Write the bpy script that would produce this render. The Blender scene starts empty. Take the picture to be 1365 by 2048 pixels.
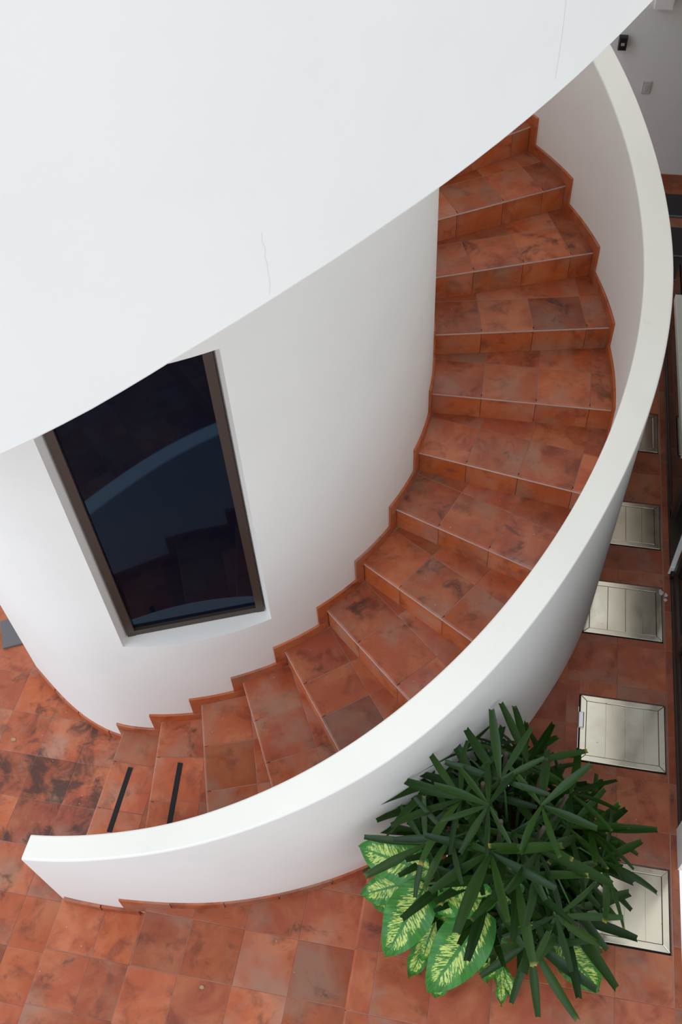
import bpy, math, random
from mathutils import Vector, Matrix

# ------------------------------------------------------------------ camera, sky, sun, exposure
S = bpy.context.scene
COL = S.collection
cam_data = bpy.data.cameras.new('camera')
cam_data.sensor_fit = 'VERTICAL'
cam_data.sensor_height = 24.0
cam_data.sensor_width = 24.0
cam_data.lens = 22.351
cam_data.clip_start = 0.05
cam = bpy.data.objects.new('camera', cam_data)
cam.location = (2.05235, -3.95601, 5.50562)
cam.rotation_euler = (0.6822982, 0.0480479, 0.1874199)
COL.objects.link(cam)
S.camera = cam

world = bpy.data.worlds.new('sky')
S.world = world
world.use_nodes = True
bg = world.node_tree.nodes['Background']
bg.inputs['Color'].default_value = (0.90, 0.945, 1.0, 1)
bg.inputs['Strength'].default_value = 1.0

sun_data = bpy.data.lights.new('sun', 'SUN')
sun_data.energy = 1.35
sun_data.angle = math.radians(50)
sun_data.color = (0.70, 0.82, 1.0)
sun = bpy.data.objects.new('sun', sun_data)
sun.rotation_euler = Vector((0.54, 0.56, -0.63)).to_track_quat('-Z', 'Y').to_euler()
COL.objects.link(sun)

S.view_settings.view_transform = 'Standard'
S.view_settings.look = 'None'
S.view_settings.exposure = 0.0
S.view_settings.gamma = 1.0
S.view_settings.use_curve_mapping = False

R = random.Random(7)

# ------------------------------------------------------------------ materials
def new_mat(name):
    m = bpy.data.materials.new(name)
    m.use_nodes = True
    nt = m.node_tree
    return m, nt, nt.nodes['Principled BSDF']

def N(nt, typ, **kw):
    n = nt.nodes.new(typ)
    for k, v in kw.items():
        if k in n.inputs:
            n.inputs[k].default_value = v
        else:
            setattr(n, k, v)
    return n

def mixc(nt, fac, a, b, mode='MIX'):
    n = nt.nodes.new('ShaderNodeMix')
    n.data_type = 'RGBA'
    n.blend_type = mode
    for sock, v in ((n.inputs[0], fac), (n.inputs[6], a), (n.inputs[7], b)):
        if hasattr(v, 'is_linked'):
            nt.links.new(v, sock)
        elif isinstance(v, (int, float)):
            sock.default_value = v
        else:
            sock.default_value = (*v, 1)
    return n.outputs[2]

def ramp(nt, src, p0, p1, c0=0.0, c1=1.0):
    n = nt.nodes.new('ShaderNodeMapRange')
    n.interpolation_type = 'SMOOTHSTEP'
    nt.links.new(src, n.inputs[0])
    n.inputs[1].default_value = p0
    n.inputs[2].default_value = p1
    n.inputs[3].default_value = c0
    n.inputs[4].default_value = c1
    return n.outputs[0]

def mathn(nt, op, a, b):
    n = nt.nodes.new('ShaderNodeMath')
    n.operation = op
    for sock, v in ((n.inputs[0], a), (n.inputs[1], b)):
        if hasattr(v, 'is_linked'):
            nt.links.new(v, sock)
        else:
            sock.default_value = v
    return n.outputs[0]

def flat(name, col, rough=0.6, metallic=0.0, spec=0.5):
    m, nt, b = new_mat(name)
    b.inputs['Base Color'].default_value = (*col, 1)
    b.inputs['Roughness'].default_value = rough
    b.inputs['Metallic'].default_value = metallic
    b.inputs['Specular IOR Level'].default_value = spec
    return m

def noise(nt, vec, scale, detail=3.0, rough=0.55, dist=0.0):
    n = N(nt, 'ShaderNodeTexNoise')
    n.inputs['Scale'].default_value = scale
    n.inputs['Detail'].default_value = detail
    n.inputs['Roughness'].default_value = rough
    n.inputs['Distortion'].default_value = dist
    nt.links.new(vec, n.inputs['Vector'])
    return n.outputs['Fac']

def terracotta():
    m, nt, b = new_mat('terracotta')
    geo = N(nt, 'ShaderNodeNewGeometry')
    oi = N(nt, 'ShaderNodeObjectInfo')
    off = N(nt, 'ShaderNodeVectorMath', operation='SCALE')
    comb = N(nt, 'ShaderNodeCombineXYZ')
    for i in range(3):
        nt.links.new(oi.outputs['Random'], comb.inputs[i])
    nt.links.new(comb.outputs[0], off.inputs[0])
    off.inputs['Scale'].default_value = 60.0
    add = N(nt, 'ShaderNodeVectorMath', operation='ADD')
    nt.links.new(geo.outputs['Position'], add.inputs[0])
    nt.links.new(off.outputs[0], add.inputs[1])
    own = add.outputs[0]
    sep = N(nt, 'ShaderNodeSeparateColor')
    nt.links.new(oi.outputs['Color'], sep.inputs[0])
    stain, lum, hue = sep.outputs[0], sep.outputs[1], sep.outputs[2]
    # per-tile clay: pink brick to orange
    clay = mixc(nt, hue, (0.37, 0.082, 0.046), (0.47, 0.105, 0.022))
    clay = mixc(nt, ramp(nt, noise(nt, own, 4.0, 4, 0.6, 0.6), 0.38, 0.72), clay, (0.52, 0.165, 0.070))
    clay = mixc(nt, ramp(nt, noise(nt, own, 7.5, 5, 0.62, 0.4), 0.48, 0.72, 0, 0.75), clay, (0.20, 0.046, 0.021))
    # dusty worn film
    clay = mixc(nt, ramp(nt, noise(nt, own, 2.6, 4, 0.6), 0.47, 0.70, 0, 0.70), clay, (0.37, 0.21, 0.145))
    # old dark stains: they run across tiles
    st = noise(nt, geo.outputs['Position'], 5.2, 6, 0.66, 0.5)
    thr = mathn(nt, 'ADD', st, mathn(nt, 'MULTIPLY', stain, 0.22))
    clay = mixc(nt, ramp(nt, thr, 0.62, 0.80, 0, 0.85), clay, (0.055, 0.026, 0.019))
    st2 = noise(nt, own, 17, 6, 0.7, 0.8)
    clay = mixc(nt, ramp(nt, st2, 0.62, 0.76, 0, 0.55), clay, (0.13, 0.05, 0.03))
    vor = N(nt, 'ShaderNodeTexVoronoi', feature='F1')
    vor.inputs['Scale'].default_value = 26
    nt.links.new(own, vor.inputs['Vector'])
    sc = N(nt, 'ShaderNodeSeparateColor')
    nt.links.new(vor.outputs['Color'], sc.inputs[0])
    speck = mathn(nt, 'MULTIPLY', ramp(nt, vor.outputs['Distance'], 0.10, 0.04, 0, 0.8), ramp(nt, sc.outputs[0], 0.90, 0.92))
    clay = mixc(nt, speck, clay, (0.62, 0.48, 0.40))
    clay = mixc(nt, 1.0, clay, mixc(nt, lum, (0.55, 0.55, 0.55), (1.25, 1.25, 1.25)), 'MULTIPLY')
    nt.links.new(clay, b.inputs['Base Color'])
    rr = ramp(nt, noise(nt, own, 9, 4, 0.6), 0.3, 0.75, 0.30, 0.55)
    nt.links.new(rr, b.inputs['Roughness'])
    b.inputs['Specular IOR Level'].default_value = 0.42
    bump = N(nt, 'ShaderNodeBump')
    bump.inputs['Strength'].default_value = 0.10
    bump.inputs['Distance'].default_value = 0.01
    nt.links.new(noise(nt, own, 30, 4, 0.6), bump.inputs['Height'])
    nt.links.new(bump.outputs[0], b.inputs['Normal'])
    return m

def plaster(name, col, mottled=0.05, bump_s=0.10, stains=0.0):
    m, nt, b = new_mat(name)
    geo = N(nt, 'ShaderNodeNewGeometry')
    p = geo.outputs['Position']
    dark = tuple(c * (1 - 2.0 * mottled) for c in col)
    c = mixc(nt, ramp(nt, noise(nt, p, 1.6, 5, 0.6), 0.35, 0.75), col, dark)
    if stains:
        sv = N(nt, 'ShaderNodeVectorMath', operation='MULTIPLY')
        sv.inputs[1].default_value = (5.0, 5.0, 1.0)
        nt.links.new(p, sv.inputs[0])
        c = mixc(nt, ramp(nt, noise(nt, p, 5.0, 6, 0.7, 1.0), 0.60, 0.80, 0, stains), c, (0.50, 0.42, 0.31))
    nt.links.new(c, b.inputs['Base Color'])
    b.inputs['Roughness'].default_value = 0.75
    b.inputs['Specular IOR Level'].default_value = 0.25
    bump = N(nt, 'ShaderNodeBump')
    bump.inputs['Strength'].default_value = bump_s
    bump.inputs['Distance'].default_value = 0.006
    nt.links.new(noise(nt, p, 18, 4, 0.6), bump.inputs['Height'])
    nt.links.new(bump.outputs[0], b.inputs['Normal'])
    return m

def leaf_mat(name, variegated):
    m, nt, b = new_mat(name)
    uv = N(nt, 'ShaderNodeUVMap')
    oi = N(nt, 'ShaderNodeObjectInfo')
    sep = N(nt, 'ShaderNodeSeparateXYZ')
    nt.links.new(uv.outputs[0], sep.inputs[0])
    u, v = sep.outputs[0], sep.outputs[1]
    au = mathn(nt, 'MULTIPLY', mathn(nt, 'ABSOLUTE', mathn(nt, 'SUBTRACT', u, 0.5), 0.0), 2.0)
    if variegated:
        s = mathn(nt, 'SUBTRACT', v, mathn(nt, 'MULTIPLY', au, 0.17))
        cb = N(nt, 'ShaderNodeCombineXYZ')
        nt.links.new(mathn(nt, 'MULTIPLY', s, 58.0), cb.inputs[0])
        nt.links.new(mathn(nt, 'MULTIPLY', u, 6.0), cb.inputs[1])
        nt.links.new(mathn(nt, 'MULTIPLY', oi.outputs['Random'], 50.0), cb.inputs[2])
        st = noise(nt, cb.outputs[0], 1.0, 5, 0.65, 0.5)
        mask = mathn(nt, 'MULTIPLY', ramp(nt, au, 0.92, 0.45), ramp(nt, v, 0.97, 0.80))
        mask = mathn(nt, 'MULTIPLY', mask, ramp(nt, au, 0.03, 0.09, 0.0, 1.0))
        thr = mathn(nt, 'ADD', st, mathn(nt, 'MULTIPLY', mathn(nt, 'SUBTRACT', mask, 1.0), 0.30))
        fac = ramp(nt, thr, 0.465, 0.52)
        green = mixc(nt, ramp(nt, noise(nt, cb.outputs[0], 0.4, 2), 0.35, 0.7), (0.030, 0.17, 0.022), (0.06, 0.27, 0.022))
        c = mixc(nt, fac, green, (0.60, 0.74, 0.17))
        b.inputs['Roughness'].default_value = 0.38
    else:
        geo = N(nt, 'ShaderNodeNewGeometry')
        c = mixc(nt, oi.outputs['Random'], (0.007, 0.024, 0.004), (0.024, 0.064, 0.006))
        cb = N(nt, 'ShaderNodeCombineXYZ')
        nt.links.new(mathn(nt, 'MULTIPLY', u, 9.0), cb.inputs[0])
        nt.links.new(mathn(nt, 'MULTIPLY', v, 1.2), cb.inputs[1])
        nt.links.new(mathn(nt, 'MULTIPLY', oi.outputs['Random'], 50.0), cb.inputs[2])
        c = mixc(nt, ramp(nt, noise(nt, cb.outputs[0], 1.0, 3), 0.45, 0.7, 0, 0.5), c, (0.026, 0.078, 0.007))
        # yellowed / burnt tips on some
        tip = mathn(nt, 'MULTIPLY', ramp(nt, v, 0.93, 1.0), ramp(nt, oi.outputs['Random'], 0.70, 1.0))
        c = mixc(nt, tip, c, (0.30, 0.26, 0.05))
        b.inputs['Roughness'].default_value = 0.36
    nt.links.new(c, b.inputs['Base Color'])
    b.inputs['Specular IOR Level'].default_value = 0.40 if variegated else 0.22
    # thin leaf: some light passes through
    tr = N(nt, 'ShaderNodeBsdfTranslucent')
    nt.links.new(c, tr.inputs['Color'])
    mx = N(nt, 'ShaderNodeMixShader')
    mx.inputs[0].default_value = 0.22 if variegated else 0.15
    nt.links.new(b.outputs[0], mx.inputs[1])
    nt.links.new(tr.outputs[0], mx.inputs[2])
    nt.links.new(mx.outputs[0], nt.nodes['Material Output'].inputs[0])
    return m

TILE = terracotta()
GROUT = plaster('grout', (0.38, 0.185, 0.135), 0.15)
NOSE = plaster('lit_joint', (0.62, 0.46, 0.40), 0.15)  # mortar joint tone, brightened to carry the bullnose highlight
WHITE = plaster('white_plaster', (0.85, 0.83, 0.785), 0.02, 0.06)
CAP = plaster('white_plaster_weathered_lit', (0.89, 0.86, 0.765), 0.02, 0.10, 0.30)  # brown stains are weathering; the cream base paints in warm bounce light
SHADEWALL = plaster('shaded_plaster', (0.80, 0.785, 0.75), 0.02, 0.05)  # darker copy of the white plaster, shade put into its colour
CONCRETE = plaster('concrete', (0.42, 0.40, 0.37), 0.08)
BRONZE = flat('bronze_aluminium', (0.085, 0.062, 0.050), 0.38, 0.55)
GLASS = flat('tinted_glass', (0.0015, 0.004, 0.010), 0.03, 0.0, 0.5)
GLASS.node_tree.nodes['Principled BSDF'].inputs['Specular Tint'].default_value = (0.22, 0.52, 1.0, 1)
DARKGLASS = flat('black_glass', (0.004, 0.004, 0.005), 0.06, 0.0, 0.35)
BLACK = flat('black_plastic', (0.006, 0.006, 0.006), 0.4)
SWITCH = flat('grey_plastic', (0.55, 0.53, 0.49), 0.5)
BADGE = flat('pale_badge', (0.45, 0.46, 0.45), 0.5)
STRIP = flat('black_grit_tape', (0.010, 0.010, 0.011), 0.85)
GAP = flat('black_gap', (0.006, 0.005, 0.004), 0.9)
CHROME = flat('chrome', (0.75, 0.75, 0.75), 0.22, 1.0)
SLATE = flat('grey_slate', (0.13, 0.125, 0.13), 0.6)
POT = flat('dark_pot', (0.018, 0.015, 0.013), 0.6)
SOIL = plaster('soil', (0.03, 0.02, 0.013), 0.3, 0.5)
ROOM = flat('unseen_room_dark', (0.035, 0.024, 0.018), 0.7)
CRACK = flat('crack_grey', (0.76, 0.745, 0.71), 0.8)
MORTAR = plaster('pale_mortar', (0.62, 0.55, 0.50), 0.2)
MAT = flat('dark_floor_plate', (0.012, 0.011, 0.011), 0.35)
DRYLEAF = flat('dry_leaf', (0.42, 0.26, 0.12), 0.7)
PALM = leaf_mat('palm_leaf', False)
DIEF = leaf_mat('variegated_leaf', True)
STEM = flat('green_stalk', (0.05, 0.13, 0.03), 0.5)
CANE = flat('brown_cane', (0.05, 0.035, 0.02), 0.7)

def painted_metal():
    m, nt, b = new_mat('cream_metal')
    geo = N(nt, 'ShaderNodeNewGeometry')
    p = geo.outputs['Position']
    c = mixc(nt, ramp(nt, noise(nt, p, 5, 4, 0.6, 0.4), 0.40, 0.8), (0.80, 0.73, 0.58), (0.68, 0.61, 0.47))
    c = mixc(nt, ramp(nt, noise(nt, p, 60, 2, 0.5), 0.74, 0.78, 0, 0.6), c, (0.12, 0.09, 0.06))
    nt.links.new(c, b.inputs['Base Color'])
    b.inputs['Metallic'].default_value = 0.9
    nt.links.new(ramp(nt, noise(nt, p, 9, 3), 0.3, 0.7, 0.13, 0.19), b.inputs['Roughness'])
    return m
CREAM = painted_metal()

# ------------------------------------------------------------------ mesh helpers
def obj(name, verts, faces, mat, parent=None, uvs=None, smooth=False, recenter=True):
    loc = Vector((0, 0, 0))
    vs = [Vector(v) for v in verts]
    if recenter:
        lo = Vector((min(v.x for v in vs), min(v.y for v in vs), min(v.z for v in vs)))
        hi = Vector((max(v.x for v in vs), max(v.y for v in vs), max(v.z for v in vs)))
        loc = Vector(((lo.x + hi.x) / 2, (lo.y + hi.y) / 2, lo.z))
        vs = [v - loc for v in vs]
    me = bpy.data.meshes.new(name)
    me.from_pydata([tuple(v) for v in vs], [], faces)
    me.materials.append(mat)
    if uvs:
        lay = me.uv_layers.new(name='UVMap')
        for poly in me.polygons:
            for li in poly.loop_indices:
                lay.data[li].uv = uvs[me.loops[li].vertex_index]
    if smooth:
        for p in me.polygons:
            p.use_smooth = True
    me.update()
    o = bpy.data.objects.new(name, me)
    COL.objects.link(o)
    o.location = loc
    if parent is not None:
        put(o, parent)
    return o

WORLDLOC = {}
def world_loc(o):
    l = Vector(o.location)
    while o.parent is not None:
        o = o.parent
        l += Vector(o.location)
    return l

def put(o, parent):
    """parent keeping the place (parents are never rotated here)"""
    l = Vector(o.location)
    o.parent = parent
    o.location = l - world_loc(parent)

def soften(o, deg=12):
    for p in o.data.polygons:
        p.use_smooth = True
    o.data.set_sharp_from_angle(angle=math.radians(deg))
    return o

def empty(name, loc, label=None, cat=None, group=None):
    o = bpy.data.objects.new(name, None)
    COL.objects.link(o)
    o.location = loc
    o.empty_display_size = 0.1
    if label:
        tag(o, label, cat, group)
    return o

def tag(o, label=None, cat=None, group=None, kind=None):
    if label: o['label'] = label
    if cat: o['category'] = cat
    if group: o['group'] = group
    if kind: o['kind'] = kind
    return o

def boxmesh(x0, x1, y0, y1, z0, z1, bev=0.0):
    return prism([(x0, y0), (x1, y0), (x1, y1), (x0, y1)], z0, z1, bev)

def inset(poly, ds):
    n = len(poly)
    out = []
    lines = []
    for i in range(n):
        a = Vector(poly[i]); b = Vector(poly[(i + 1) % n])
        d = (b - a).normalized()
        nrm = Vector((-d.y, d.x))
        lines.append((a + nrm * ds[i], d))
    for i in range(n):
        p, d = lines[i - 1]
        q, e = lines[i]
        cr = d.x * e.y - d.y * e.x
        if abs(cr) < 1e-4:
            out.append(tuple(q)); continue
        w = q - p
        t = (w.x * e.y - w.y * e.x) / cr
        out.append(tuple(p + d * t))
    return out

def prism(poly, z0, z1, bev=0.0, ds=None, drop=None):
    """flat-topped piece with a chamfered upper edge; ds = chamfer width per edge"""
    n = len(poly)
    rings = [[(x, y, z0) for x, y in poly]]
    if bev > 0:
        ds = ds or [bev] * n
        top = inset(poly, ds)
        rings.append([(x, y, z1 - (drop or bev)) for x, y in poly])
        rings.append([(x, y, z1) for x, y in top])
    else:
        rings.append([(x, y, z1) for x, y in poly])
    verts = [v for r in rings for v in r]
    faces = []
    for k in range(len(rings) - 1):
        for i in range(n):
            j = (i + 1) % n
            faces.append((k * n + i, k * n + j, (k + 1) * n + j, (k + 1) * n + i))
    faces.append(tuple((len(rings) - 1) * n + i for i in range(n)))
    faces.append(tuple(reversed(range(n))))
    return verts, faces

def clip(poly, px, py, nx, ny):
    """keep the side where (p-P).n >= 0"""
    out = []
    n = len(poly)
    for i in range(n):
        a, b = poly[i], poly[(i + 1) % n]
        da = (a[0] - px) * nx + (a[1] - py) * ny
        db = (b[0] - px) * nx + (b[1] - py) * ny
        if da >= 0: out.append(a)
        if da * db < 0:
            t = da / (da - db)
            out.append((a[0] + (b[0] - a[0]) * t, a[1] + (b[1] - a[1]) * t))
    res = []
    for p in out:
        if not res or math.dist(p, res[-1]) > 1e-4: res.append(p)
    if len(res) > 1 and math.dist(res[0], res[-1]) < 1e-4: res.pop()
    return res

def area(poly):
    return 0.5 * sum(poly[i][0] * poly[(i + 1) % len(poly)][1] - poly[(i + 1) % len(poly)][0] * poly[i][1] for i in range(len(poly)))

def interp(x, xs, ys):
    if x <= xs[0]: return ys[0]
    for i in range(1, len(xs)):
        if x <= xs[i]:
            t = (x - xs[i - 1]) / (xs[i] - xs[i - 1])
            return ys[i - 1] + (ys[i] - ys[i - 1]) * t
    return ys[-1]

def pol(r, deg):
    a = math.radians(deg)
    return (r * math.cos(a), r * math.sin(a))

def sweep(sections, closed_ends=True):
    """sections: list of equal-length rings (closed profiles)"""
    n = len(sections[0])
    verts = [v for s in sections for v in s]
    faces = []
    for k in range(len(sections) - 1):
        for i in range(n):
            j = (i + 1) % n
            faces.append((k * n + i, (k + 1) * n + i, (k + 1) * n + j, k * n + j))
    if closed_ends:
        faces.append(tuple(range(n)))
        m = (len(sections) - 1) * n
        faces.append(tuple(m + i for i in reversed(range(n))))
    return verts, faces

def tube(pts, rads, seg=6):
    secs = []
    pts = [Vector(p) for p in pts]
    for i, p in enumerate(pts):
        d = (pts[min(i + 1, len(pts) - 1)] - pts[max(i - 1, 0)]).normalized()
        a = d.cross(Vector((0.31, 0.17, 0.93)))
        if a.length < 1e-3: a = d.cross(Vector((1, 0, 0)))
        a.normalize(); b = d.cross(a)
        secs.append([tuple(p + (a * math.cos(2 * math.pi * k / seg) + b * math.sin(2 * math.pi * k / seg)) * rads[i]) for k in range(seg)])
    return sweep(secs)

def join(*parts):
    V, F = [], []
    for v, f in parts:
        o = len(V)
        V += list(v)
        F += [tuple(i + o for i in q) for q in f]
    return V, F

def tint(o, stain=None, lum=None, hue=None):
    o.color = (R.uniform(0.0, 0.32) if stain is None else stain,
               R.gauss(0.54, 0.18) if lum is None else lum,
               R.uniform(0.1, 0.8) if hue is None else hue, 1)
    return o

# ------------------------------------------------------------------ measures of the stair
H = 0.17
RI, RO = 1.6355, 2.6568
TH = [-90.04, -80.37, -71.06, -61.80, -52.29, -42.06, -32.10, -21.24, -10.63, 0.23, 11.09, 21.27, 31.21, 40.5]
ZT = [0.169, 0.349, 0.520, 0.673, 0.838, 1.012, 1.190, 1.361, 1.528, 1.696, 1.865, 2.042, 2.213, 2.386]
while len(TH) < 19:
    TH.append(TH[-1] + 10.155)
    ZT.append(ZT[-1] + H)
NSTEP = 17
Z0, Z1, Z2, Z3 = 0.0, 0.17, 0.34, 0.51       # levels of the paved ground
XE1, XE2, XE3 = -0.02, 0.505, 1.645          # step edges of the paved ground
def smoothed(f):
    return lambda th: sum(f(th + o) * w for o, w in ((-5, .1), (-2.5, .2), (0, .4), (2.5, .2), (5, .1)))
kpos = lambda th: (th + 91.542) / 10.1553 + 1   # step count as a running number
@smoothed
def r_out(th): return interp(th, [-92, -80, -70, -60, -52, -40, -25, -10, 5, 60], [2.685, 2.712, 2.757, 2.788, 2.804, 2.797, 2.785, 2.795, 2.804, 2.804])
@smoothed
def r_in(th): return interp(th, [-92, -80, -70, -60, -50], [2.558, 2.585, 2.625, 2.648, 2.657])
@smoothed
def r_base(th): return interp(th, [-92, -80, -70, -60, -52, -40, -25, -10, 5], [2.660, 2.695, 2.748, 2.778, 2.798, 2.780, 2.755, 2.775, 2.80])
@smoothed
def top_in(th): return kpos(th) * H + interp(th, [-90, -83, -75, -69, -62, -55, -48, -40, -32, -25, -16, -10, 0, 10, 20, 30, 40, 60],
        [.684, .702, .720, .748, .768, .783, .805, .825, .845, .853, .855, .846, .815, .790, .786, .800, .815, .815])
@smoothed
def top_out(th): return kpos(th) * H + interp(th, [-90, -83, -75, -69, -62, -55, -48, -42, -35, -28, -22, -15, -10, 0, 10, 20, 30, 40, 60],
        [.685, .700, .722, .738, .745, .742, .738, .752, .785, .800, .815, .825, .830, .808, .775, .770, .794, .815, .815])

# ------------------------------------------------------------------ paved ground: one base and its tiles per level
G = 0.0013      # half joint
TT = 0.014      # tile thickness

def paving(name, x0, x1, y0, y1, z, xs, ys, zbot, holes=(), stainf=None, lumf=None, skip=None, nose=True, base_y1=None):
    base = obj(name, *boxmesh(x0 + 0.006, x1, y0, base_y1 if base_y1 is not None else y1, zbot, z - 0.0014), GROUT)
    tag(base, kind='structure')
    cache = {}
    for i in range(len(xs) - 1):
        for j in range(len(ys) - 1):
            rects = [(xs[i] + (0 if i == 0 and nose else G), xs[i + 1] - G, ys[j] + G, ys[j + 1] - G)]
            for hx0, hx1, hy0, hy1 in holes:
                nxt = []
                for a, b, c, d in rects:
                    if b <= hx0 or a >= hx1 or d <= hy0 or c >= hy1:
                        nxt.append((a, b, c, d)); continue
                    if a < hx0: nxt.append((a, hx0, c, d))
                    if b > hx1: nxt.append((hx1, b, c, d))
                    aa, bb = max(a, hx0), min(b, hx1)
                    if c < hy0: nxt.append((aa, bb, c, hy0))
                    if d > hy1: nxt.append((aa, bb, hy1, d))
                rects = nxt
            for a, b, c, d in rects:
                if b - a < 0.012 or d - c < 0.012: continue
                cx, cy = (a + b) / 2, (c + d) / 2
                if skip and skip(a, b, c, d): continue
                edge = i == 0 and nose and abs(a - xs[0]) < 1e-6
                key = (round(b - a, 3), round(d - c, 3), edge)
                zz = R.uniform(-0.0005, 0.0008)
                if key not in cache:
                    w, l = (b - a) / 2, (d - c) / 2
                    poly = [(-w, -l), (w, -l), (w, l), (-w, l)]
                    v, f = prism(poly, -TT, 0, 0.0015, [0.0015, 0.0015, 0.0015, 0.009 if edge else 0.0015], 0.007 if edge else 0.0012)
                    o = obj('floor_tile', v, f, TILE, recenter=False)
                    cache[key] = o.data
                else:
                    o = bpy.data.objects.new('floor_tile', cache[key])
                    COL.objects.link(o)
                o.location = (cx, cy, z + zz)
                o.rotation_euler = (R.uniform(-.003, .003), R.uniform(-.003, .003), 0)
                put(o, base)
                tint(o, stain=stainf(cx, cy) if stainf else None, lum=lumf(cx, cy) if lumf else None)
    if nose:      # riser facing of the level
        for j in range(len(ys) - 1):
            cx = x0 + 0.004
            if skip and skip(cx - .01, cx + .01, ys[j], ys[j + 1]): continue
            o = obj('riser_tile', *boxmesh(x0 - 0.004, x0 + 0.006, ys[j] + G, ys[j + 1] - G, z - H + 0.002, z - TT - 0.001, 0), TILE, base)
            tint(o, hue=0.9)
    return base

def rmin(a, b, c, d):
    x = min(max(0, a), b); y = min(max(0, c), d)
    return math.hypot(x, y)
def rmax(a, b, c, d):
    return max(math.hypot(p, q) for p in (a, b) for q in (c, d))

def stain_lower(x, y):
    d = math.hypot((x + 0.42) / 0.45, (y + 1.98) / 0.52)
    return R.uniform(0.05, 0.3) + 0.95 * math.exp(-d * d)

ys_all = [-4.28 + 0.277 * i for i in range(0, 32)]
ys0 = [-4.27 + 0.272 * i for i in range(0, 32)]           # joints fall at -2.91, -2.64 ... -1.55
xs0 = [XE1 - 0.004 - 0.272 * i for i in range(8, -1, -1)]
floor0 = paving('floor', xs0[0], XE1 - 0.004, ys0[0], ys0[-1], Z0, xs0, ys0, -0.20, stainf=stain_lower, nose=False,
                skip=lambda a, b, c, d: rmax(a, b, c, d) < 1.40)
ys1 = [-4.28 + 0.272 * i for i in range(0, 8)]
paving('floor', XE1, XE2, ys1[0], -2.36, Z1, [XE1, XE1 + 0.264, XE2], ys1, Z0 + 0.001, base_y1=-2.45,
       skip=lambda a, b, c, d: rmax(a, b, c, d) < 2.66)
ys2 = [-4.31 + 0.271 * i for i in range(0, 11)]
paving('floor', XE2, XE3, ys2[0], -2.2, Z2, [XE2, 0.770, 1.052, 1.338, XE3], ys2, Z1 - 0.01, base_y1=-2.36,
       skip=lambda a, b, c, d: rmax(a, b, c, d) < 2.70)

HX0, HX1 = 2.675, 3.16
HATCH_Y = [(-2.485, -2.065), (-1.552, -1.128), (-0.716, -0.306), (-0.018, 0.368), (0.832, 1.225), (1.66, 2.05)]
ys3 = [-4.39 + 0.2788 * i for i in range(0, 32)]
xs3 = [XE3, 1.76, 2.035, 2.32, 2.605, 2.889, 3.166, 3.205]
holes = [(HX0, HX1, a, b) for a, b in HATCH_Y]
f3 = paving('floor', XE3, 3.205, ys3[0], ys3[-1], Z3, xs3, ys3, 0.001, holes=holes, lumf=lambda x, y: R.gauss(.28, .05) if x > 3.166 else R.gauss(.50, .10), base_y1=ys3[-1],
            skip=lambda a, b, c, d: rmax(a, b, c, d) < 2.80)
# cut the base of the platform: only the strip outside the stair and below the hatch tops
f3.data.clear_geometry()
fl = f3.location
bx3 = lambda a, b, c, d: boxmesh(a - fl.x, b - fl.x, c - fl.y, d - fl.y, Z3 - .16 - fl.z, Z3 - .0014 - fl.z)
ysb = [ys3[0]] + [q for hy in HATCH_Y[:5] for q in hy] + [ys3[-1]]
bp = join(bx3(XE3 + .006, 2.45, ys3[0], -2.45), bx3(2.45, HX0, ys3[0], ys3[-1]), bx3(HX1, 3.205, ys3[0], ys3[-1]),
          *[bx3(HX0, HX1, ysb[q], ysb[q + 1]) for q in range(0, len(ysb), 2)])
f3.data.from_pydata(bp[0], [], bp[1])
f3.data.materials.clear()
f3.data.materials.append(GROUT)
# paved strip beyond the glass front, towards the back wall
xs4 = [3.207, 3.48, 3.76, 4.04]
ys4 = [2.30 + 0.2788 * i for i in range(0, 8)]
paving('floor', 3.207, 4.04, 2.30, ys4[-1], Z3, xs4, ys4, Z3 - 0.16, nose=False, stainf=lambda x, y: 0.3, lumf=lambda x, y: R.gauss(.30, .06))

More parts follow.
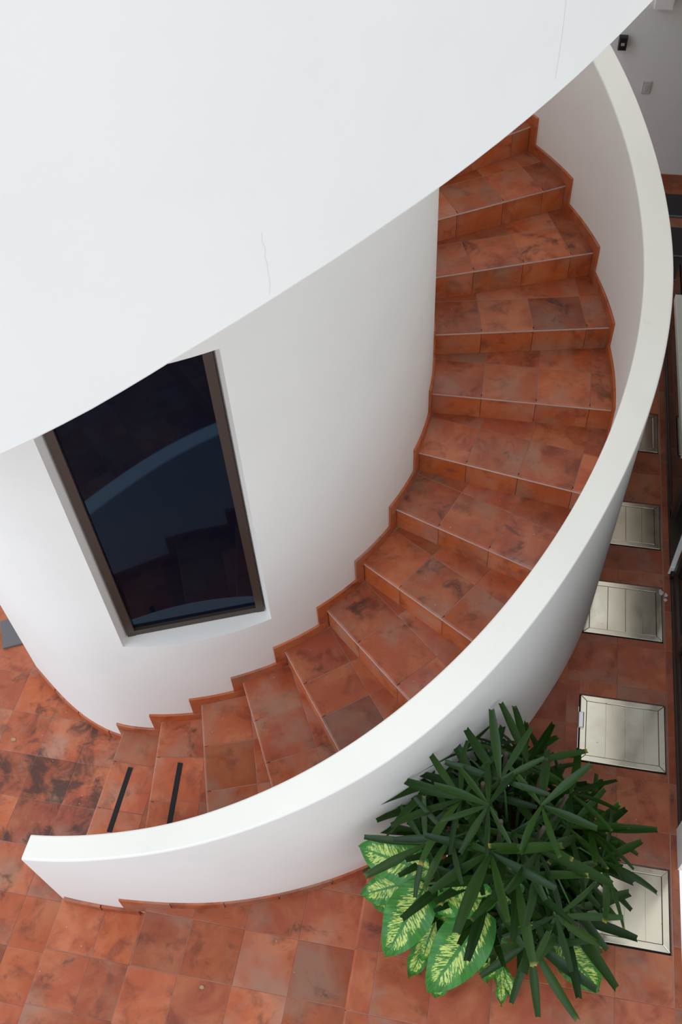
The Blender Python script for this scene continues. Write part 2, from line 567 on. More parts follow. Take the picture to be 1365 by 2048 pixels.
# ------------------------------------------------------------------ tower wall with its window opening
TZ = 7.6
W0, W1, WB, WT = -82.3, -54.05, 1.185, 3.09      # window opening on the drum
def r_tower(th):
    t = min(1, max(0, (th + 124) / 37.0))
    return 1.475 + (RI - 1.475) * t * t * (3 - 2 * t)
def tower():
    ths = [-122.0]
    t = -120.0
    while t < 188:
        ths.append(t); t += 2.0
    ths = sorted(set([x for x in ths if abs(x - W0) > 0.9 and abs(x - W1) > 0.9] + [W0, W1]))
    zs = [0.0, WB, WT, TZ]
    V, F = [], []
    idx = {}
    for i, th in enumerate(ths):
        for j, z in enumerate(zs):
            x, y = pol(r_tower(th), th)
            idx[i, j] = len(V); V.append((x, y, z))
    for i in range(len(ths) - 1):
        for j in range(3):
            if j == 1 and W0 - 0.01 <= ths[i] and ths[i + 1] <= W1 + 0.01: continue
            F.append((idx[i, j], idx[i + 1, j], idx[i + 1, j + 1], idx[i, j + 1]))
    # straight return at the left-hand corner, back to the drum
    n = len(V)
    x, y = pol(r_tower(-122), -122)
    ex, ey = pol(RI, ths[-1])
    V += [(ex, ey, 0), (ex, ey, TZ)]
    F.append((n, idx[0, 0], idx[0, 3], n + 1))
    # reveal towards the window frame (plane at PD from the axis)
    ci = [i for i, th in enumerate(ths) if W0 - 0.01 <= th <= W1 + 0.01]
    wm = math.radians((W0 + W1) / 2)
    nx, ny = math.cos(wm), math.sin(wm)
    tx, ty = -ny, nx
    def plane(th, z):
        x, y = pol(RI, th)
        s = (x * tx + y * ty) * 0.925
        return (nx * (PD - 0.02) + tx * s, ny * (PD - 0.02) + ty * s, z)
    for j in (1, 2):
        for a, b in zip(ci[:-1], ci[1:]):
            n = len(V)
            zz = zs[j] + (0.004 if j == 1 else -0.01)
            V += [V[idx[a, j]], V[idx[b, j]], plane(ths[b], zz), plane(ths[a], zz)]
            F.append((n, n + 1, n + 2, n + 3) if j == 2 else (n + 3, n + 2, n + 1, n))
    for i, flip in ((ci[0], 0), (ci[-1], 1)):
        n = len(V)
        V += [V[idx[i, 1]], V[idx[i, 2]], plane(ths[i], WT - 0.01), plane(ths[i], WB + 0.004)]
        F.append((n, n + 1, n + 2, n + 3) if flip else (n + 3, n + 2, n + 1, n))
    o = soften(obj('wall_tower', V, F, WHITE, recenter=False))
    tag(o, kind='structure')
    return o, (nx, ny, tx, ty)
PD = 1.515
tw, (wnx, wny, wtx, wty) = tower()

# window: dark bronze frame and tinted pane, a flat unit inside the curved wall
HWF = RI * math.sin(math.radians((W1 - W0) / 2)) * 0.925
win = bpy.data.objects.new('window_1', None)
COL.objects.link(win)
win.location = (wnx * PD, wny * PD, WB)
tag(win, kind='structure')
def wbox(s0, s1, z0, z1, d0, d1, bev=0.002):
    """box in the window plane: s along, d outwards"""
    P = lambda s, d, z: (wnx * (PD + d) + wtx * s, wny * (PD + d) + wty * s, z)
    V = [P(s, d, z) for z in (z0, z1) for s, d in ((s0, d0), (s1, d0), (s1, d1), (s0, d1))]
    return V, [(0, 3, 2, 1), (4, 5, 6, 7), (0, 1, 5, 4), (1, 2, 6, 5), (2, 3, 7, 6), (3, 0, 4, 7)]
fw = 0.042
for a in (wbox(-HWF, -HWF + fw, WB + .006, WT - .012, -.02, .018), wbox(HWF - fw, HWF, WB + .006, WT - .012, -.02, .018),
          wbox(-HWF + fw, HWF - fw, WB + .006, WB + .006 + fw, -.02, .016), wbox(-HWF + fw, HWF - fw, WT - .012 - fw, WT - .012, -.02, .016)):
    obj('window_frame', *a, BRONZE, win)
obj('window_pane', *wbox(-HWF + fw, HWF - fw, WB + fw, WT - fw, -.016, -.004), GLASS, win)

# skirting around the foot of the tower on the lower ground
bb = empty('baseboard_tower', (0, 0, 0)); tag(bb, kind='structure')
edges = [-121.9, -113, -104, -95.0, -91.2]
for a, b in zip(edges[:-1], edges[1:]):
    secs = []
    for q in range(5):
        th = a + 0.15 + (b - a - 0.3) * q / 4
        r = r_tower(th)
        secs.append([(*pol(r, th), 0.001), (*pol(r + .012, th), 0.001), (*pol(r + .012, th), .066), (*pol(r, th), .07)])
    tint(obj('skirting_tile', *sweep(secs), TILE, bb), lum=0.6, hue=0.7)

# ------------------------------------------------------------------ lower flight: steps, their tiles, skirting, parapet
stair = empty('spiral_staircase', (0, 0, 0), 'curved staircase of terracotta tiled steps with a white parapet rising around the white tower', 'staircase')

def frame(k):
    a = math.radians(TH[k])
    return Vector((math.cos(a), math.sin(a))), Vector((-math.sin(a), math.cos(a)))

NV = -0.0127   # nosing stands this far before the radial line
JOINTS = {0: [.21, .50, .78], 1: [.242, .511, .79], 2: [.275, .549, .83], 3: [.272, .531, .81], 4: [.256, .478, .80], 5: [.286, .628, .90], 6: [.273, .567, .86], 7: [.28, .58, .88],
          8: [.287, .579, .88], 9: [.288, .596, .889], 10: [.284, .578, .884], 11: [.287, .585, .876], 12: [.29, .595, .86]}
for k in range(NSTEP):
    z = ZT[k]
    er, et = frame(k)
    er2, et2 = frame(k + 1)
    a0, a1 = TH[k], TH[k + 1]
    zlow = 0.002 if k < 3 else max(0.002, z - 0.42)
    # body of the step
    body_poly = []
    for q in range(5):
        body_poly.append(pol(RI - 0.004, a1 + (a0 + 0.35 - a1) * q / 4))
    for q in range(5):
        th = a0 + 0.35 + (a1 - a0 - 0.35) * q / 4
        body_poly.append(pol(min(RO, r_in(th)) + 0.004, th))
    body_poly = [p for p in body_poly]
    if area(body_poly) < 0: body_poly.reverse()
    st = obj('step', *prism(body_poly, zlow, z - 0.0014, 0), GROUT, stair)
    def quad(u0, u1, v0, v1):
        return [tuple(er * u + et * v) for u, v in ((u0, v0), (u1, v0), (u1, v1), (u0, v1))]
    def trim(poly):
        # stop at the riser of the next step and at the two walls
        n2 = -et2
        p2 = et2 * (-0.001)
        poly = clip(poly, p2.x, p2.y, n2.x, n2.y)
        for th in (a0 - 1, a0 + 3, a0 + 6.5, a0 + 10.5):
            rr = min(RO, r_in(th)) + 0.003
            x, y = pol(rr, th)
            if len(poly) > 2: poly = clip(poly, x, y, -x / rr, -y / rr)
        return poly
    js = JOINTS.get(k, [.285, .585, .88])
    us = [RI - 0.004] + [RI + j + R.uniform(-.004, .004) for j in js] + [RO + 0.12]
    depth = 0.272 + R.uniform(-.006, .006)
    base_h = R.uniform(0.25, 0.75)
    for row, (v0, v1) in enumerate(((NV, depth), (depth + 2 * G, 0.62))):
        for i in range(len(us) - 1):
            ua = us[i] + (G if i else 0); ub = us[i + 1] - G
            poly = trim(quad(ua, ub, v0, v1))
            if len(poly) < 3 or area(poly) < 0.0006: continue
            ds = [0.0015] * len(poly)
            drop = 0.0012
            if row == 0:
                for e in range(len(poly)):
                    m = (Vector(poly[e]) + Vector(poly[(e + 1) % len(poly)])) / 2
                    if abs(m.dot(et) - NV) < 1e-3: ds[e] = 0.008
                drop = 0.006
            zz = R.uniform(-.0004, .0008)
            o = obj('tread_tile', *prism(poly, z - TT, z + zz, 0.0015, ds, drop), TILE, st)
            upper_shade = 0.10 if k >= 9 else 0.0  # upper treads darker: deep shade put into the tile colour
            tint(o, stain=R.uniform(.0, .46), lum=R.gauss(0.55 - upper_shade, 0.19), hue=min(1, max(0, base_h + R.uniform(-.2, .2))))
    # riser facing and the pale joint line, nosing highlight painted in
    zb = ZT[k - 1] if k else 0.0
    for i in range(len(us) - 1):
        ua = us[i] + (G if i else 0.0); ub = min(us[i + 1] - G, min(RO, r_in(a0)) + 0.003)
        if ub - ua < 0.02: continue
        poly = quad(ua, ub, NV + 0.006, 0.006)
        o = obj('riser_tile', *prism(poly, zb + 0.001, z - TT - 0.004, 0), TILE, st)
        tint(o, stain=R.uniform(.0, .28), lum=R.gauss(0.62, 0.09), hue=R.uniform(.75, 1.0))
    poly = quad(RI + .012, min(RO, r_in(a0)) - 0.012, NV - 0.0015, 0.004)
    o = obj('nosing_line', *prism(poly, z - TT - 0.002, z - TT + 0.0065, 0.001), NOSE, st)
    # skirting on both walls follows the step
    for side in (0, 1):
        dth = math.degrees(0.075 / (RI if side == 0 else RO))
        sk = 0.070
        a_s = a0 - dth + 0.05
        a_e = a1 + math.degrees(NV / (RI if side == 0 else RO)) - 0.05
        if k == 0: a_s = a0 - dth * 0.6
        P = []
        nst = 6
        lo, hi = [], []
        def prof(th, zlo, zhi):
            if side == 0:
                r = r_tower(th) - 0.002; d = 0.014
            else:
                r = min(RO, r_in(th)) + 0.002; d = -0.014
            return [(*pol(r, th), zlo), (*pol(r + d, th), zlo), (*pol(r + d, th), zhi - .003), (*pol(r + d * .7, th), zhi), (*pol(r, th), zhi)]
        nose_off = math.degrees(NV / (RI if side == 0 else RO))
        secs = [prof(a_s, zb + sk + .0005 if k else zb + .0005, z + sk), prof(a0 + nose_off - 0.05, zb + sk + .0005 if k else zb + .0005, z + sk)]
        V1, F1 = sweep(secs)
        secs = [prof(a0 + nose_off - 0.05 + (a_e - a0 - nose_off + 0.05) * q / nst, z + 0.0005, z + sk) for q in range(nst + 1)]
        V2, F2 = sweep(secs)
        if side == 1:
            F1 = [tuple(reversed(f)) for f in F1]; F2 = [tuple(reversed(f)) for f in F2]
        o = obj('skirting_tile', *join((V1, F1), (V2, F2)), TILE, st)
        tint(o, stain=R.uniform(0, .2), lum=R.gauss(0.60, 0.05), hue=R.uniform(.7, .95))
    if k in (0, 1):
        ends = [((0.093, -1.865), (0.098, -2.262)), ((0.438, -1.860), (0.484, -2.230))][k]
        (xa, ya), (xb, yb) = ends
        poly = [(xa, ya), (xb, yb), (xb + .030, yb), (xa + .030, ya)]
        if area(poly) < 0: poly.reverse()
        g = obj('grip_strip', *prism(poly, z - 0.0005, z + 0.003, 0.001), STRIP, st)
        g['label'] = 'black anti-slip strip'

# parapet of the lower flight
def parapet():
    ths = [-90.35 + 0.9 * i for i in range(0, 168)]
    secs = []
    for th in ths:
        zf = Z1 + 0.002
        zb_in = zf
        zi, zo = top_in(th), top_out(th)
        ri, ro = r_in(th), r_out(th)
        rb = ro + (r_base(th) - ro) * (zo - zf) / (zo - Z2)
        e = 0.010
        # face of the first end leans a little, as the photograph shows
        prof = [(ri, zb_in), (ri, zi - e), (ri + e * .3, zi - e * .3), (ri + e, zi), (ro - e, zo), (ro - e * .3, zo - e * .3), (ro, zo - e), (rb, zf)]
        secs.append([(*pol(r, th), z) for r, z in prof])
    V, F = sweep(secs)
    return V, [tuple(reversed(f)) for f in F]
par = soften(obj('parapet', *parapet(), WHITE, stair, recenter=False))
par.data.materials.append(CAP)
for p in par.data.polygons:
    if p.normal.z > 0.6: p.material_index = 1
par['label'] = 'smooth white curved parapet with a broad flat top'

# thin red skirting along the outside foot of the parapet
bo = empty('baseboard_outer', (0, 0, 0)); tag(bo, kind='structure')
segs = [(-89.9, -85.2, Z1), (-85.2, -80.6, Z1)] + [(-82.2 + i * 5.9, -82.2 + (i + 1) * 5.9, Z2) for i in range(0, 6)]
for n_, (a, b, zf) in enumerate(segs):
    secs = []
    hgt = 0.055 if zf == Z1 else 0.065
    for q in range(6):
        th = a + .08 + (b - a - .16) * q / 5
        r = r_base(th) + 0.001
        zlo = zf + 0.001
        if zf == Z2 and pol(r, th)[0] < XE2 - 0.004: zlo = Z1 + hgt + 0.012
        secs.append([(*pol(r - .01, th), zlo), (*pol(r + .011, th), zlo), (*pol(r + .011, th), zf + hgt - .003), (*pol(r - .004, th), zf + hgt)])
    tint(obj('skirting_tile', *sweep(secs), TILE, bo), lum=0.5, hue=0.5)

# ------------------------------------------------------------------ upper flight: its side wall and underside
upper = empty('stair_flight', (0, 0, 3.6), 'upper flight of the staircase, its plain white curved side wall overhanging the tower window', 'staircase')
def zb_up(th):
    k = kpos(th) - 1
    return k * H + interp(k, [1.9, 2.2, 2.5, 3, 3.5, 4, 4.5, 5, 5.5, 9], [3.560, 3.566, 3.575, 3.598, 3.606, 3.604, 3.597, 3.593, 3.595, 3.595])
UT = [-108 + 1.5 * i for i in range(0, 78)]
ROO = 2.804
secs = []
for th in UT:
    zb = zb_up(th)
    e = .008
    secs.append([(*pol(r, th), z) for r, z in ((RO, zb), (RO, zb + 1.33 - e), (RO + e, zb + 1.33), (ROO - e, zb + 1.33), (ROO, zb + 1.33 - e), (ROO, zb + e), (ROO - e * .4, zb + e * .3), (ROO - e, zb))])
V, F = sweep(secs)
o = soften(obj('side_wall', V, [tuple(reversed(f)) for f in F], WHITE, upper))
secs = []
for th in UT:
    zb = zb_up(th)
    secs.append([(*pol(r, th), z) for r, z in ((RI + .003, zb + .005), (RI + .003, zb + .22), (RO - .003, zb + .22), (RO - .003, zb + .005))])
V, F = sweep(secs)
obj('soffit', V, [tuple(reversed(f)) for f in F], WHITE, upper)

# two hairline cracks in the plaster of the side wall
for th, z0, z1 in ((-57.0, 4.205, 4.36), (-42.0, 4.47, 4.80)):
    V, F = [], []
    for i in range(9):
        z = z0 + (z1 - z0) * i / 8
        t = th + R.uniform(-.06, .06)
        for dt in (-.014, .014):
            V.append((*pol(ROO + .0004, t + dt), z))
    for i in range(8):
        F.append((2 * i, 2 * i + 1, 2 * i + 3, 2 * i + 2))
    obj('crack', V, F, CRACK, upper)['label'] = 'faint hairline crack'

# ------------------------------------------------------------------ back wall, ceiling over it, right-hand glass front
wb = obj('wall_back', *boxmesh(-4.0, 7.0, 4.265, 4.45, 0.4, 3.40), SHADEWALL); tag(wb, kind='structure')
ce = obj('ceiling', *boxmesh(1.9, 7.0, 2.15, 4.45, 3.41, 3.60), WHITE); tag(ce, kind='structure')  # out of view, its extent set to shade the back wall
bk = empty('baseboard_back', (0, 0, 0)); tag(bk, kind='structure')
for i in range(5):
    tint(obj('skirting_tile', *boxmesh(2.62 + i * .285, 2.90 + i * .285, 4.252, 4.2645, Z3 + .001, Z3 + .07, .002), TILE, bk), lum=.35, hue=.4)

wr = obj('wall_right_unseen', *boxmesh(3.30, 3.50, -2.06, 4.45, 2.35, 3.6), WHITE); tag(wr, kind='structure')  # unseen wall, added and sized to shape light from the right
wp = obj('wall_light_block', *boxmesh(4.05, 4.20, 2.30, 4.26, 0.30, 3.40), SHADEWALL); tag(wp, kind='structure')  # unseen wall added to keep sky light off the back wall
# unseen dark room behind the glass front, added to darken the hatch reflections
V, F = join(boxmesh(5.6, 5.7, -2.06, 2.40, 0.3, 3.0), boxmesh(3.35, 5.7, 2.305, 2.40, 0.3, 2.349), boxmesh(3.47, 5.7, -2.06, -1.97, 0.3, 2.349), boxmesh(3.51, 5.7, -1.96, 2.30, 2.9, 3.0))
ro = obj('wall_room_added', V, F, ROOM); tag(ro, kind='structure')

# black device and switch plate on the back wall
dv = empty('wall_sensor', (2.674, 4.265, 1.69), 'small black box with a pale badge fixed high on the shaded back wall', 'sensor')
vv, ff = prism([(2.642, 1.693), (2.710, 1.693), (2.710, 1.801), (2.642, 1.801)], 0, 0.055, .008)
obj('housing', [(x, 4.2645 - z, y) for x, y, z in vv], [tuple(reversed(f)) for f in ff], BLACK, dv)
for i in range(2):
    x0 = 2.663 + i * .015
    vv, ff = prism([(x0, 1.735), (x0 + .012, 1.735), (x0 + .012, 1.758), (x0, 1.758)], 0.0545, 0.0565, .0005)
    obj('badge', [(x, 4.2645 - z, y) for x, y, z in vv], [tuple(reversed(f)) for f in ff], BADGE, dv)
sw = empty('wall_switch', (2.934, 4.265, 1.32), 'plain grey switch plate on the back wall below the black box', 'switch')
vv, ff = prism([(2.898, 1.320), (2.970, 1.320), (2.970, 1.426), (2.898, 1.426)], 0, 0.012, .004)
obj('plate', [(x, 4.2645 - z, y) for x, y, z in vv], [tuple(reversed(f)) for f in ff], SWITCH, sw)
vv, ff = prism([(2.918, 1.345), (2.950, 1.345), (2.950, 1.401), (2.918, 1.401)], 0.0115, 0.016, .002)
obj('rocker', [(x, 4.2645 - z, y) for x, y, z in vv], [tuple(reversed(f)) for f in ff], SWITCH, sw)
jb = empty('junction_box', (2.93, 4.265, 2.03), 'white box on the back wall at the very top edge of the view', 'box')
obj('cover', *boxmesh(2.868, 3.006, 4.185, 4.2645, 2.04, 2.26, .006), WHITE, jb)
obj('lid_edge', *boxmesh(2.862, 3.012, 4.205, 4.225, 2.034, 2.266, .003), WHITE, jb)

# glass front on the right: dark sliding doors, low glazed part with a white ledge, a white pillar
GX = 3.206
dr = empty('door_1', (GX, -1.0, Z3)); tag(dr, kind='structure')
obj('door_track', *boxmesh(GX, GX + .10, -1.845, 2.30, Z3 - .03, Z3 + .012, .003), BRONZE, dr)
obj('door_frame', *boxmesh(GX + .010, GX + .055, -1.84, -1.79, Z3 + .012, 2.28, .003), BRONZE, dr)
obj('door_frame', *boxmesh(GX + .010, GX + .055, -.83, -.76, Z3 + .012, 2.28, .003), BRONZE, dr)
obj('door_frame', *boxmesh(GX + .010, GX + .055, -.26, -.21, Z3 + .012, 2.28, .003), BRONZE, dr)
obj('door_rail', *boxmesh(GX + .012, GX + .050, -1.79, -.83, Z3 + .012, Z3 + .075, .003), BRONZE, dr)
obj('door_rail', *boxmesh(GX + .012, GX + .050, -.76, -.26, Z3 + .012, Z3 + .075, .003), BRONZE, dr)
obj('door_rail', *boxmesh(GX + .005, GX + .055, -1.84, -.21, 2.28, 2.345, .003), BRONZE, dr)
obj('door_pane', *boxmesh(GX + .022, GX + .034, -1.79, -.83, Z3 + .075, 2.28), DARKGLASS, dr)
obj('door_pane', *boxmesh(GX + .030, GX + .042, -.76, -.26, Z3 + .075, 2.28), DARKGLASS, dr)
w2 = empty('window_2', (GX, 1.0, Z3)); tag(w2, kind='structure')
obj('window_pane', *boxmesh(GX + .014, GX + .026, .30, 2.28, Z3 + .03, 1.04), DARKGLASS, w2)
obj('window_frame', *boxmesh(GX + .008, GX + .040, .26, 2.29, Z3 + .012, Z3 + .045, .002), BRONZE, w2)
obj('window_frame', *boxmesh(GX + .008, GX + .040, .24, .30, Z3 + .012, 1.04, .002), BRONZE, w2)
obj('window_sill', *boxmesh(3.168, 3.60, .30, 1.845, 1.045, 1.10, .004), CAP, w2)
obj('room_floor', *boxmesh(GX + .105, 5.59, -1.84, 2.28, Z3 - .10, Z3 - .02), MAT, w2)
kb = empty('door_stop_rail', (3.24, .05, Z3), 'white slanting rail lying at the foot of the dark glass front', 'rail')
poly = [(3.188, -.205), (3.222, -.205), (3.42, .42), (3.385, .47)]
if area(poly) < 0: poly.reverse()
obj('rail', *prism(poly, Z3 + .0125, Z3 + .085, .004), WHITE, kb)
obj('foot', *boxmesh(3.200, 3.250, -.245, -.207, Z3 + .0125, Z3 + .05, .003), BLACK, kb)
pl_ = obj('wall_pillar', *boxmesh(3.197, 3.46, -2.062, -1.850, Z3 + .001, 3.2, .008), WHITE); tag(pl_, kind='structure')
# dark plates on the floor by the back wall
for (a, b), lab in zip(((3.71, 4.04), (3.13, 3.53), (2.80, 3.095)), ('black floor plate nearest the foot of the shaded back wall', 'middle one of three black floor plates before the back wall', 'black floor plate next to the white ledge')):
    e = empty('floor_plate', (3.6, (a + b) / 2, Z3), lab, 'floor plate', 'black floor plates by the back wall')
    obj('plate', *boxmesh(3.16 + .06, 4.0, a, b, Z3 + .0015, Z3 + .012, .002), MAT, e)
    obj('edge_strip', *boxmesh(3.16 + .06, 4.0, a - .022, a - .001, Z3 + .0015, Z3 + .014, .002), SLATE, e)

# ------------------------------------------------------------------ metal hatches in the paving
hl = ['cream metal floor hatch beside the potted palm, nearest the bottom of the view',
      'cream metal floor hatch with a chrome handle just behind the palm',
      'cream metal floor hatch with two dark seams, third along the glass front',
      'cream metal floor hatch half hidden by the white parapet edge',
      'dark floor hatch glimpsed farther along behind the parapet',
      'farthest floor hatch of the row, hidden behind the parapet']
for n_, (a, b) in enumerate(HATCH_Y[:5]):
    h = empty('floor_hatch', ((HX0 + HX1) / 2, (a + b) / 2, Z3 - .02), hl[n_], 'hatch', 'metal hatches along the glass front')
    x0, x1, y0, y1 = HX0 + .004, HX1 - .004, a + .004, b - .004
    obj('tray', *boxmesh(x0, x1, y0, y1, Z3 - .0215, Z3 - .012), GAP, h)
    g = .006; fwid = .034
    X0, X1, Y0, Y1 = x0 + g, x1 - g, y0 + g, y1 - g
    zt = Z3 + .001
    for poly in ([(X0, Y0), (X1, Y0), (X1 - fwid, Y0 + fwid), (X0 + fwid, Y0 + fwid)],
                 [(X1, Y0), (X1, Y1), (X1 - fwid, Y1 - fwid), (X1 - fwid, Y0 + fwid)],
                 [(X1, Y1), (X0, Y1), (X0 + fwid, Y1 - fwid), (X1 - fwid, Y1 - fwid)],
                 [(X0, Y1), (X0, Y0), (X0 + fwid, Y0 + fwid), (X0 + fwid, Y1 - fwid)]):
        obj('frame', *prism(inset(poly, [.0008] * 4), Z3 - .012, zt, .0015), CREAM, h)
    px0, px1, py0, py1 = X0 + fwid + .002, X1 - fwid - .002, Y0 + fwid + .002, Y1 - fwid - .002
    xs = [px0 + (px1 - px0) * t for t in (0, .27, .54, .80, 1)]
    sg = .0002 if n_ < 2 else .0007      # seams: hair-fine on the two front hatches, dark on the others
    for i in range(4):
        obj('panel', *boxmesh(xs[i] + (sg if i else 0), xs[i + 1] - (sg if i < 3 else 0), py0, py1, Z3 - .012, zt - .002, sg * 1.6), CREAM, h)
    if n_ == 1:
        hd = obj('handle', *boxmesh(HX0 - .002, HX0 + .030, -1.352, -1.252, Z3 + .0012, Z3 + .016, .005), CHROME, h)
        hd['label'] = 'shiny chrome handle'

# small loose things on the ground
sl = obj('slate_slab', *prism([(-1.20, -0.93), (-1.09, -1.13), (-.97, -1.07), (-1.05, -.86)], .0015, .022, .003), SLATE)
tag(sl, 'grey stone slab lying on the red tiles against the left side of the tower', 'slab')
def chip(x, y, z, r, label):
    n = 7
    poly = []
    for i in range(n):
        a = 2 * math.pi * i / n
        q = r * R.uniform(.6, 1.15)
        poly.append((x + q * math.cos(a) * 1.3, y + q * math.sin(a)))
    o = obj('dry_leaf', *prism(poly, z + .0018, z + .006, .002), DRYLEAF)
    tag(o, label, 'leaf', 'dry leaf bits on the tiles')
chip(-.755, -1.742, Z0, .014, 'pale dry leaf scrap among the black stains left of the steps')
chip(2.56, -3.13, Z3, .019, 'dry tan leaf bit on the tiles below the variegated plant')
chip(.905, -2.99, Z2, .011, 'tiny pale leaf bit on the orange tiles under the parapet')

mo = empty('mortar_patch', (3.165, -.36, Z3), 'broken pale mortar at the corner of the hatch with two dark seams', 'mortar')
for x, y, r in ((3.146, -.345, .016), (3.176, -.362, .013), (3.172, -.400, .012)):
    n = 8
    poly = [(x + r * R.uniform(.6, 1.2) * math.cos(2 * math.pi * i / n), y + 1.3 * r * R.uniform(.6, 1.2) * math.sin(2 * math.pi * i / n)) for i in range(n)]
    obj('chunk', *prism(poly, Z3 + .0012, Z3 + .006, .002), MORTAR, mo)

# ------------------------------------------------------------------ pot and plants
PC = Vector((2.335, -2.245, Z3))
pot = empty('planter', PC, 'round dark planter almost hidden beneath the palm', 'planter')
prof = [(.205, .001), (.225, .02), (.285, .37), (.305, .375), (.305, .42), (.283, .42), (.275, .37), (.0, .37)]
secs = []
SEG = 36
V, F = [], []
for r, z in prof:
    for i in range(SEG):
        a = 2 * math.pi * i / SEG
        V.append((PC.x + r * math.cos(a), PC.y + r * math.sin(a), PC.z + z))
for k in range(len(prof) - 2):
    for i in range(SEG):
        j = (i + 1) % SEG
        F.append((k * SEG + i, k * SEG + j, (k + 1) * SEG + j, (k + 1) * SEG + i))
F.append(tuple(reversed(range(SEG))))
V = V[:SEG * (len(prof) - 1)]
obj('pot', V, F, POT, pot, smooth=True)
V = [(PC.x, PC.y, PC.z + .385)] + [(PC.x + .275 * math.cos(2 * math.pi * i / 30), PC.y + .275 * math.sin(2 * math.pi * i / 30), PC.z + .371) for i in range(30)]
obj('soil', V, [(0, 1 + i, 1 + (i + 1) % 30) for i in range(30)], SOIL, pot)
SOILZ = PC.z + .365

# lady palm: canes, fronds (stalk) and their leaflets
palm = empty('lady_palm', (PC.x, PC.y + .04, SOILZ), 'dense dark green fan palm with spiky leaflets beside the curved parapet', 'plant')
def leaflet_mesh(L, w, droop, seed):
    rr = random.Random(seed)
    n = 7
    V, F, U = [], [], []
    for i in range(n):
        t = i / (n - 1)
        ww = w * (0.30 + 0.70 * min(1, t / .45)) * (1 - 0.42 * max(0, (t - .6) / .4))
        x = L * t
        z = -droop * t * t
        for s in (-1, 0, 1):
            xx = x
            if i == n - 1: xx = x - (0.03 * L if s == 0 else rr.uniform(0, .03) * L)
            V.append((xx, s * ww / 2, z + (0.0 if s == 0 else ww * .18)))
            U.append(((s + 1) / 2, t))
    for i in range(n - 1):
        for s in range(2):
            a = i * 3 + s
            F.append((a, a + 3, a + 4, a + 1))
    me = bpy.data.meshes.new('leaflet')
    me.from_pydata(V, [], F)
    me.materials.append(PALM)
    lay = me.uv_layers.new(name='UVMap')
    for p in me.polygons:
        p.use_smooth = True
        for li in p.loop_indices:
            lay.data[li].uv = U[me.loops[li].vertex_index]
    return me
LM = [leaflet_mesh(1.0, w, d, i) for i, (w, d) in enumerate([(.13, .05), (.15, .12), (.12, .02), (.16, .20), (.14, .08), (.125, .15)])]
RP = random.Random(21)
PT = Vector((2.285, -2.27, 0))     # middle of the crown
hubs = []
def ring(n, r, z, L, off, jitter=.05, skipf=None, tilt=0.0):
    for i in range(n):
        a = off + 2 * math.pi * i / n + RP.uniform(-.18, .18)
        rr = r + RP.uniform(-jitter, jitter)
        x, y = PT.x + rr * 1.10 * math.cos(a), PT.y + rr * math.sin(a)
        if skipf and skipf(x, y, math.degrees(a) % 360): continue
        hubs.append((x, y, z + RP.uniform(-.12, .10), a, L * RP.uniform(.85, 1.12), tilt + RP.uniform(-.35, .35)))
LOWL = lambda x, y, a: 212 < a < 285
ring(4, .10, 1.46, .30, 0.3, .05, tilt=.15)
ring(9, .24, 1.30, .33, 0.1, .08, tilt=.45)
ring(14, .34, 1.10, .35, 0.25, .08, skipf=LOWL, tilt=.6)
ring(12, .36, .92, .37, 0.0, .08, tilt=.7, skipf=lambda x, y, a: 195 < a < 275)
ring(6, .18, 1.00, .34, 0.5, .08, tilt=.3)
NL = 0
for (x, y, z, a, L, tilt) in hubs:
    hub = Vector((x, y, z))
    root = Vector((PC.x + .16 * math.cos(a) * RP.uniform(.2, 1.1), PC.y + .05 + .16 * math.sin(a) * RP.uniform(.2, 1.1), SOILZ))
    mid = root.lerp(hub, .6) + Vector((0, 0, .10))
    fr = obj('frond', *tube([root, root.lerp(mid, .6), mid, hub], [.008, .006, .005, .004], 5), STEM, palm)
    out = Vector((math.cos(a), math.sin(a), 0))
    nl = RP.choice([6, 7, 7, 8])
    spread = math.radians(RP.uniform(95, 140))
    up = (Vector((0, 0, 1)) + out * tilt + Vector((RP.uniform(-.35, .35), RP.uniform(-.35, .35), 0))).normalized()
    ax = (out - up * out.dot(up)).normalized()
    ay = up.cross(ax)
    for q in range(nl):
        ph = -spread + 2 * spread * q / (nl - 1) + RP.uniform(-.08, .08)
        d = ax * math.cos(ph) + ay * math.sin(ph)
        s = L * (1.0 - .22 * abs(ph) / spread) * RP.uniform(.88, 1.1)
        lift = RP.uniform(-.08, .42)
        d = (d + up * lift).normalized()
        side = up.cross(d).normalized()
        nn = d.cross(side)
        roll = RP.uniform(-.35, .35)
        side2 = side * math.cos(roll) + nn * math.sin(roll)
        nn2 = d.cross(side2)
        M = Matrix(((d.x * s, side2.x * s, nn2.x * s, 0), (d.y * s, side2.y * s, nn2.y * s, 0), (d.z * s, side2.z * s, nn2.z * s, 0), (0, 0, 0, 1)))
        o = bpy.data.objects.new('leaflet', RP.choice(LM))
        COL.objects.link(o)
        o.matrix_world = Matrix.Translation(hub - world_loc(fr)) @ M
        o.parent = fr
        NL += 1
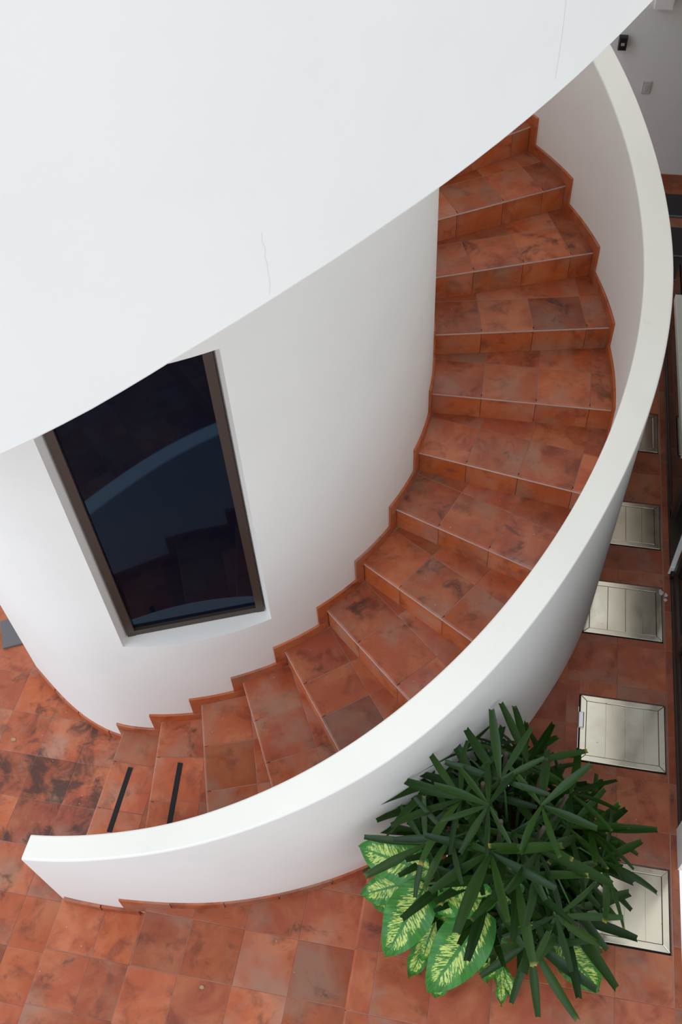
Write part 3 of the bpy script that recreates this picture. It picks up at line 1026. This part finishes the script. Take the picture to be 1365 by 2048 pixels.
# the dense dark heart of the crown: leaflets too crowded to pick apart
V, F, U = [], [], []
for q in range(190):
    a = RP.uniform(0, 2 * math.pi)
    rr = .33 * math.sqrt(RP.random())
    base = Vector((PT.x + rr * 1.1 * math.cos(a), PT.y + .03 + rr * math.sin(a), RP.uniform(.72, 1.02) + .12 * (1 - rr / .33)))
    out = Vector((math.cos(a + RP.uniform(-1.1, 1.1)), math.sin(a + RP.uniform(-1.1, 1.1)), RP.uniform(-.35, .55))).normalized()
    sd = out.cross(Vector((RP.uniform(-.4, .4), RP.uniform(-.4, .4), 1))).normalized()
    nn = out.cross(sd)
    me = LM[q % 6]
    L = RP.uniform(.20, .33)
    o0 = len(V)
    uvl = me.uv_layers[0].data
    for v in me.vertices:
        V.append(tuple(base + out * (v.co.x * L) + sd * (v.co.y * L) - nn * (v.co.z * L)))
        U.append((.5 + v.co.y / .17, v.co.x * .9))
    for p in me.polygons:
        F.append(tuple(o0 + i for i in p.vertices))
inner = obj('inner_foliage', V, F, PALM, palm, uvs=U, smooth=True)
inner['kind'] = 'stuff'
for i in range(6):
    a = i * 1.05
    b = Vector((PC.x + .13 * math.cos(a), PC.y + .05 + .13 * math.sin(a), SOILZ))
    obj('cane', *tube([b, b + Vector((.02 * math.cos(a), .02 * math.sin(a), .3)), b + Vector((.05 * math.cos(a), .05 * math.sin(a), .62))], [.014, .012, .010], 6), CANE, palm)

# variegated plant in front: each leaf from stalk to tip
dief = empty('dumb_cane', (2.20, -2.43, SOILZ), 'leafy plant with large cream-striped green leaves in front of the palm', 'plant')
def big_leaf(base, tip, w, arch=.05, fold=.16, roll=0.0, curl=.0):
    base, tip = Vector(base), Vector(tip)
    up0 = Vector((-.05, -.35, 1)).normalized()
    d = (tip - base)
    L = d.length
    dn = d.normalized()
    side = dn.cross(up0).normalized()
    nn = side.cross(dn).normalized()
    side, nn = side * math.cos(roll) + nn * math.sin(roll), nn * math.cos(roll) - side * math.sin(roll)
    n, mcol = 15, 8
    V, F, U = [], [], []
    for i in range(n):
        t = i / (n - 1)
        c = base + d * t + nn * (arch * L * 4 * t * (1 - t)) - Vector((0, 0, curl * L * t * t))
        ww = w / 2 * (math.sin(math.pi * min(1, t * .94 + .06) ** .80) ** .72 if t < 1 else 0.0)
        for j in range(mcol + 1):
            s = -1 + 2 * j / mcol
            wave = .012 * math.sin(t * 13 + s * 2) * abs(s)
            V.append(tuple(c + side * (s * ww) + nn * (abs(s) ** 1.0 * ww * fold * 2 - .25 * ww * s * s + wave)))
            U.append(((s + 1) / 2, t))
    for i in range(n - 1):
        for j in range(mcol):
            a = i * (mcol + 1) + j
            F.append((a, a + 1, a + mcol + 2, a + mcol + 1))
    o = obj('leaf', V, F, DIEF, dief, uvs=U, smooth=True)
    root = Vector((2.19 + RP.uniform(-.05, .05), -2.42 + RP.uniform(-.03, .03), SOILZ))
    st_ = obj('stalk', *tube([root, root.lerp(base, .6) + Vector((0, 0, .06)), base], [.010, .008, .006], 5), STEM, o)
    return o
big_leaf((2.240, -2.582, 1.000), (2.023, -2.918, 0.800), 0.239, arch=.07)
big_leaf((1.958, -2.514, 1.020), (1.816, -2.816, 0.860), 0.218, arch=.07)
big_leaf((1.962, -2.459, 1.050), (1.616, -2.381, 0.980), 0.207, arch=.05, roll=.25)
big_leaf((1.882, -2.479, 0.900), (1.652, -2.548, 0.800), 0.155, arch=.05)
big_leaf((1.864, -2.516, 0.800), (1.694, -2.539, 0.720), 0.163, arch=.04, roll=-.3)
big_leaf((2.058, -2.571, 1.100), (2.281, -2.530, 1.020), 0.178, arch=.06, fold=.25)
big_leaf((2.352, -2.380, 1.050), (2.300, -2.532, 0.950), 0.146, arch=.05)
big_leaf((2.319, -2.542, 0.950), (2.432, -2.591, 0.850), 0.121, arch=.05)
big_leaf((2.284, -2.582, 0.860), (2.292, -2.786, 0.620), 0.155, arch=.05, roll=.3)
big_leaf((2.332, -2.698, 0.660), (2.369, -2.861, 0.550), 0.066, arch=.03, roll=.5)
big_leaf((2.347, -2.713, 0.640), (2.427, -2.818, 0.560), 0.083, arch=.03, roll=-.4)
big_leaf((1.998, -2.616, 0.780), (1.925, -2.829, 0.600), 0.119, arch=.05, roll=.5)
big_leaf((2.020, -2.616, 0.840), (1.981, -2.759, 0.680), 0.123, arch=.05, roll=-.4)
big_leaf((2.085, -2.753, 0.660), (2.061, -2.880, 0.560), 0.110, arch=.03)
big_leaf((2.559, -2.579, 0.840), (2.803, -2.728, 0.620), 0.178, arch=.07, fold=.22)
big_leaf((2.084, -2.543, 0.950), (2.100, -2.631, 0.800), 0.158, arch=.05)
big_leaf((2.130, -2.521, 1.120), (2.035, -2.633, 1.000), 0.152, arch=.05)
